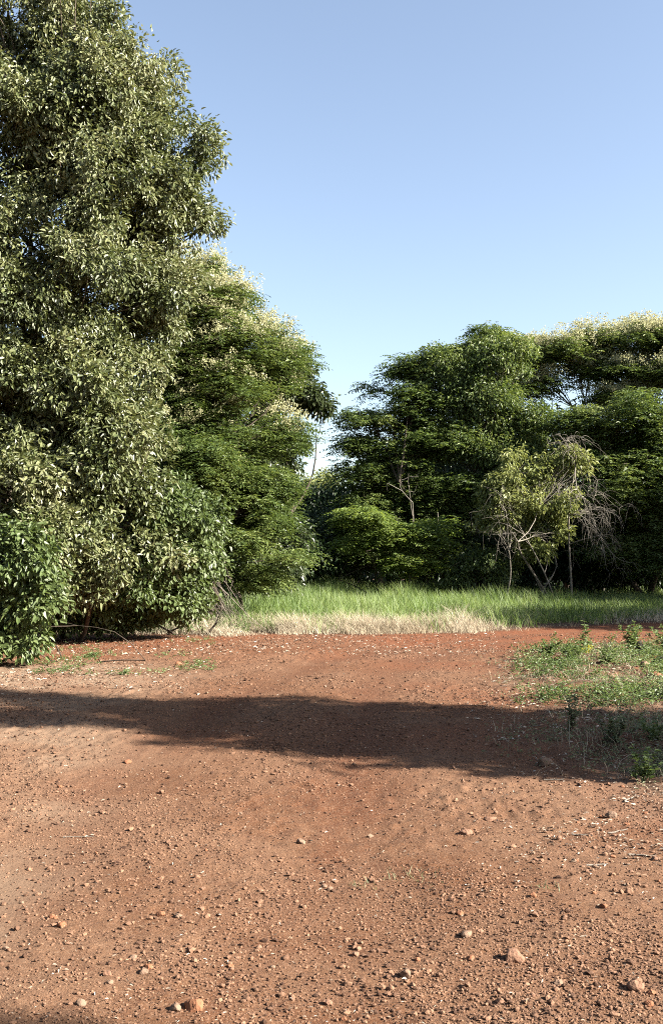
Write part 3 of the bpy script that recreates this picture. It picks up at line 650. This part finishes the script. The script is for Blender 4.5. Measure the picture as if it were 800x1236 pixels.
weed('grass_tuft', 'small grass tuft to the left of the widest one on the open dirt', 436, 1060, .045, 217, 16, 0, .003, .14, M_weedg, 'grass tuft', tuft=True)
weed('leafy_weed', 'tiny bright seedling on the sunlit dirt at the left near the dry leaves', 150, 815, .07, 218, 5, 8, .05, .9, M_weed)
weed('leafy_weed', 'bright seedling cluster near the foot of the left bushes', 112, 792, .1, 219, 10, 10, .05, 1.2, M_weed)

# ---- fallen dry twigs at the left end of the grass
def twig_heap(label, px, py, seed, n=60, ln=1.2):
    x0, y0 = G(px, py); rg = np.random.default_rng(seed); e = empty('dry_branch', (x0, y0, float(zat(x0, y0)[0])), label, 'dry branch', None)
    top = np.array([x0-.65, y0+.25, 1.15]); A = Acc(); ps = []
    for i in range(n):
        a = top+rg.normal(size=3)*np.array([.25,.3,.22]); a[2] = max(a[2], .2)
        b = np.array([x0+.1+rg.normal()*.38, y0-.1+rg.normal()*.35, .03+.3*rg.random()**2]); t1 = .4+.6*rg.random()
        b = a+(b-a)*t1
        ps.append(bend(rg, a, b, 6, .06))
    v, f = tubes(ps, (.004+.008*rg.random(n)**2)[:,None]*np.linspace(1, .4, 6)[None], 5); A.add(v, f)
    A.build('twigs', M_dead, e, True)
twig_heap('leaning heap of dry grey twigs fallen from the vine-covered bush', 275, 768, 231)
def stick(label, px, py, ln, az, r, seed, group=None, name='dry_stick', cat='stick'):
    x0, y0 = G(px, py); rg = np.random.default_rng(seed)
    a = np.array([x0-math.cos(az)*ln/2, y0-math.sin(az)*ln/2, 0]); b = np.array([x0+math.cos(az)*ln/2, y0+math.sin(az)*ln/2, 0])
    q = bend(rg, a, b, 6, .05*ln); q[:,2] = zat(q[:,0], q[:,1])+r*.9
    v, f = tubes(q[None], (r*np.linspace(1, .5, 6))[None], 6); return tag(mesh_obj(name, v, f, M_dead, None, smooth=True), label, cat, group)
for i, (a, b, l_, az) in enumerate([(668,940,.16,.2),(702,1005,.12,-.3),(745,1000,.16,.5),(720,1040,.12,.1),(775,1030,.15,-.2),(615,895,.25,.35),(640,880,.2,-.2),(760,962,.2,.9)]):
    stick('short bleached stick lying in the rubble along the right side of the dirt', a, b, l_, az, .006, 240+i, 'bleached sticks beside the weed patch')
stick('thin pale stick lying alone on the open dirt at the left', 95, 1006, .18, .05, .004, 251)

# ---- stones
def stone(label, px, py, wpx, hpx, seed, mt, group=None, name='stone', sub=3, cat='stone'):
    d = EYE*F/(py+hpx*.25-HY); x0 = (px-CX)*d/F; rg = np.random.default_rng(seed)
    v0, f0 = ico(sub); rx = wpx*d/F/2; rz = max(hpx*d/F*.55, rx*.35)
    v = v0.copy()
    dd_ = fbm(v*1.0+seed, 1.1, seed, 2)-.5; v = v*(1+dd_[:,None]*.7)
    for q in range(8):                                   # a few broken facets
        nrm = unit(rg.normal(size=3)); s = v@nrm; c = .55+.25*rg.random(); v = v-np.maximum(s-c, 0)[:,None]*nrm*.85
    v = v+(noise3(v, 6, seed)-.5)[:,None]*.09+(noise3(v+5, 2.3, seed)-.5)[:,None]*(.5 if mt is M_dark else .15)
    v = v*np.array([rx, rx*.85, rz]); v[:,2] += float(zat(x0, d)[0])+rz*.35
    v[:,0] += x0; v[:,1] += d
    o = mesh_obj(name, v, f0, mt, None, smooth=sub > 2); tag(o, label, cat, group); return o
stone('largest rounded pinkish stone on the open dirt near the camera', 620, 1152, 30, 20, 301, M_stone)
stone('tan stone just left of and below the largest rounded one', 489, 1173, 15, 14, 302, M_stoneg)
stone('flat pale stone with a dark shadow above the tan one', 562, 1124, 20, 9, 303, M_stoneg)
stone('flat rusty stone half buried at the bottom centre-left', 235, 1213, 30, 16, 304, M_stoner)
stone('small pale stone beside the flat rusty one', 213, 1217, 18, 10, 305, M_stoneg)
stone('small pale stone near the bottom left corner', 98, 1214, 15, 10, 306, M_stoneg)
stone('rounded brown stone at the bottom right near the frame edge', 766, 1190, 22, 16, 307, M_stone)
stone('oval tan stone in a row of two above the thin grass tufts', 561, 999, 17, 8, 308, M_stone)
stone('oval tan stone, the farther one of the row of two above the tufts', 590, 983, 18, 8, 309, M_stone)
stone('light brown stone at the edge of the shadow band below the weeds', 657, 921, 18, 14, 310, M_stoneg)
stone('grey stone on the rubble right of the shadow edge stone', 737, 981, 14, 11, 311, M_stoneg)
stone('lone brown clod on the left dirt just below the shadow band', 155, 919, 12, 5, 312, M_stoner)
stone('small red clod on the far dirt in front of the dry grass', 215, 800, 9, 5, 313, M_stoner)
stone('small brown stone with a deep shadow at the left centre of the dirt', 363, 1006, 12, 8, 314, M_stoneg)
stone('brownish stone near the left edge of the near dirt', 75, 1117, 12, 8, 315, M_stoner)
stone('blackened upright rock beside the tallest bushy weed', 773, 793, 16, 20, 316, M_dark, name='rock', cat='rock')
stone('broad black mass standing in for the shaded hollow right of the upright rock', 806, 806, 44, 20, 317, M_dark, name='rock', cat='rock')  # black lump in place of a hollow that is dark from shade
stone('rusty red rock at the right end of the weed patch', 790, 824, 22, 14, 318, M_stoner, name='rock', cat='rock')
stone('tan block of rock touching the rusty red one', 777, 813, 12, 12, 319, M_stoneg, name='rock', cat='rock')
stone('dark broken rock at the right edge just above the shadow band', 790, 848, 34, 10, 320, M_dark, name='rock', cat='rock')
rg = np.random.default_rng(330)
for i in range(110):
    if i < 70: px_, py_ = rg.uniform(5, 795), 945+285*rg.random()**.8
    else: px_, py_ = rg.uniform(630, 798), rg.uniform(935, 1080)
    s = rg.uniform(5, 11)*(.6+(py_-900)/400)
    stone('small reddish stone half sunk in the dirt' if i < 70 else 'small reddish stone in the rubble below the weed patch', px_, py_, s, s*.6, 400+i,
          [M_pebble, M_stone, M_stoneg, M_stoner][int(rg.integers(4))], 'small stones on the open dirt' if i < 70 else 'small stones in the rubble', sub=2)

# ------------------------------------------------------------------ light, sky, camera
wd = bpy.data.worlds.new('World'); sc.world = wd; wd.use_nodes = True
nt = wd.node_tree; bg = nt.nodes['Background']; sky = nt.nodes.new('ShaderNodeTexSky'); sky.sky_type = 'NISHITA'; sky.sun_disc = False
sd = Vector((math.cos(SUN_EL)*math.cos(SUN_AZ), math.cos(SUN_EL)*math.sin(SUN_AZ), math.sin(SUN_EL)))
sky.sun_elevation = SUN_EL; sky.sun_rotation = math.atan2(sd.x, sd.y)
sky.altitude = 300; sky.air_density = 1.0; sky.dust_density = 1.6; sky.ozone_density = 1.0
hs = nt.nodes.new('ShaderNodeHueSaturation'); hs.inputs['Saturation'].default_value = .86; hs.inputs['Hue'].default_value = .500
nt.links.new(sky.outputs[0], hs.inputs['Color']); nt.links.new(hs.outputs[0], bg.inputs[0]); bg.inputs[1].default_value = .05
sl = bpy.data.lights.new('sun', 'SUN'); sl.energy = 5.0; sl.angle = R(.5); sl.color = (1, .93, .82)
so = bpy.data.objects.new('sun', sl); COL.objects.link(so); so.rotation_euler = sd.to_track_quat('Z', 'Y').to_euler()
cam = bpy.data.cameras.new('camera'); co_ = bpy.data.objects.new('camera', cam); COL.objects.link(co_)
co_.location = (0, 0, EYE); co_.rotation_euler = (R(90), 0, 0)
cam.sensor_fit = 'VERTICAL'; cam.sensor_height = 36; cam.lens = 36*F/1236; cam.shift_y = (HY-618)/1236; cam.clip_end = 3000
sc.camera = co_
sc.view_settings.view_transform = 'Standard'; sc.view_settings.look = 'None'; sc.view_settings.gamma = 1
sc.view_settings.exposure = 2.5; sc.view_settings.use_curve_mapping = False
sc.render.engine = 'CYCLES'; sc.cycles.pixel_filter_type = 'BLACKMAN_HARRIS'; sc.cycles.filter_width = 1.05
c = sc.cycles; c.max_bounces = 5; c.diffuse_bounces = 3; c.glossy_bounces = 2; c.transmission_bounces = 3; c.transparent_max_bounces = 4
c.use_denoising = False; c.caustics_reflective = False; c.caustics_refractive = False
c.use_adaptive_sampling = True; c.adaptive_threshold = .008
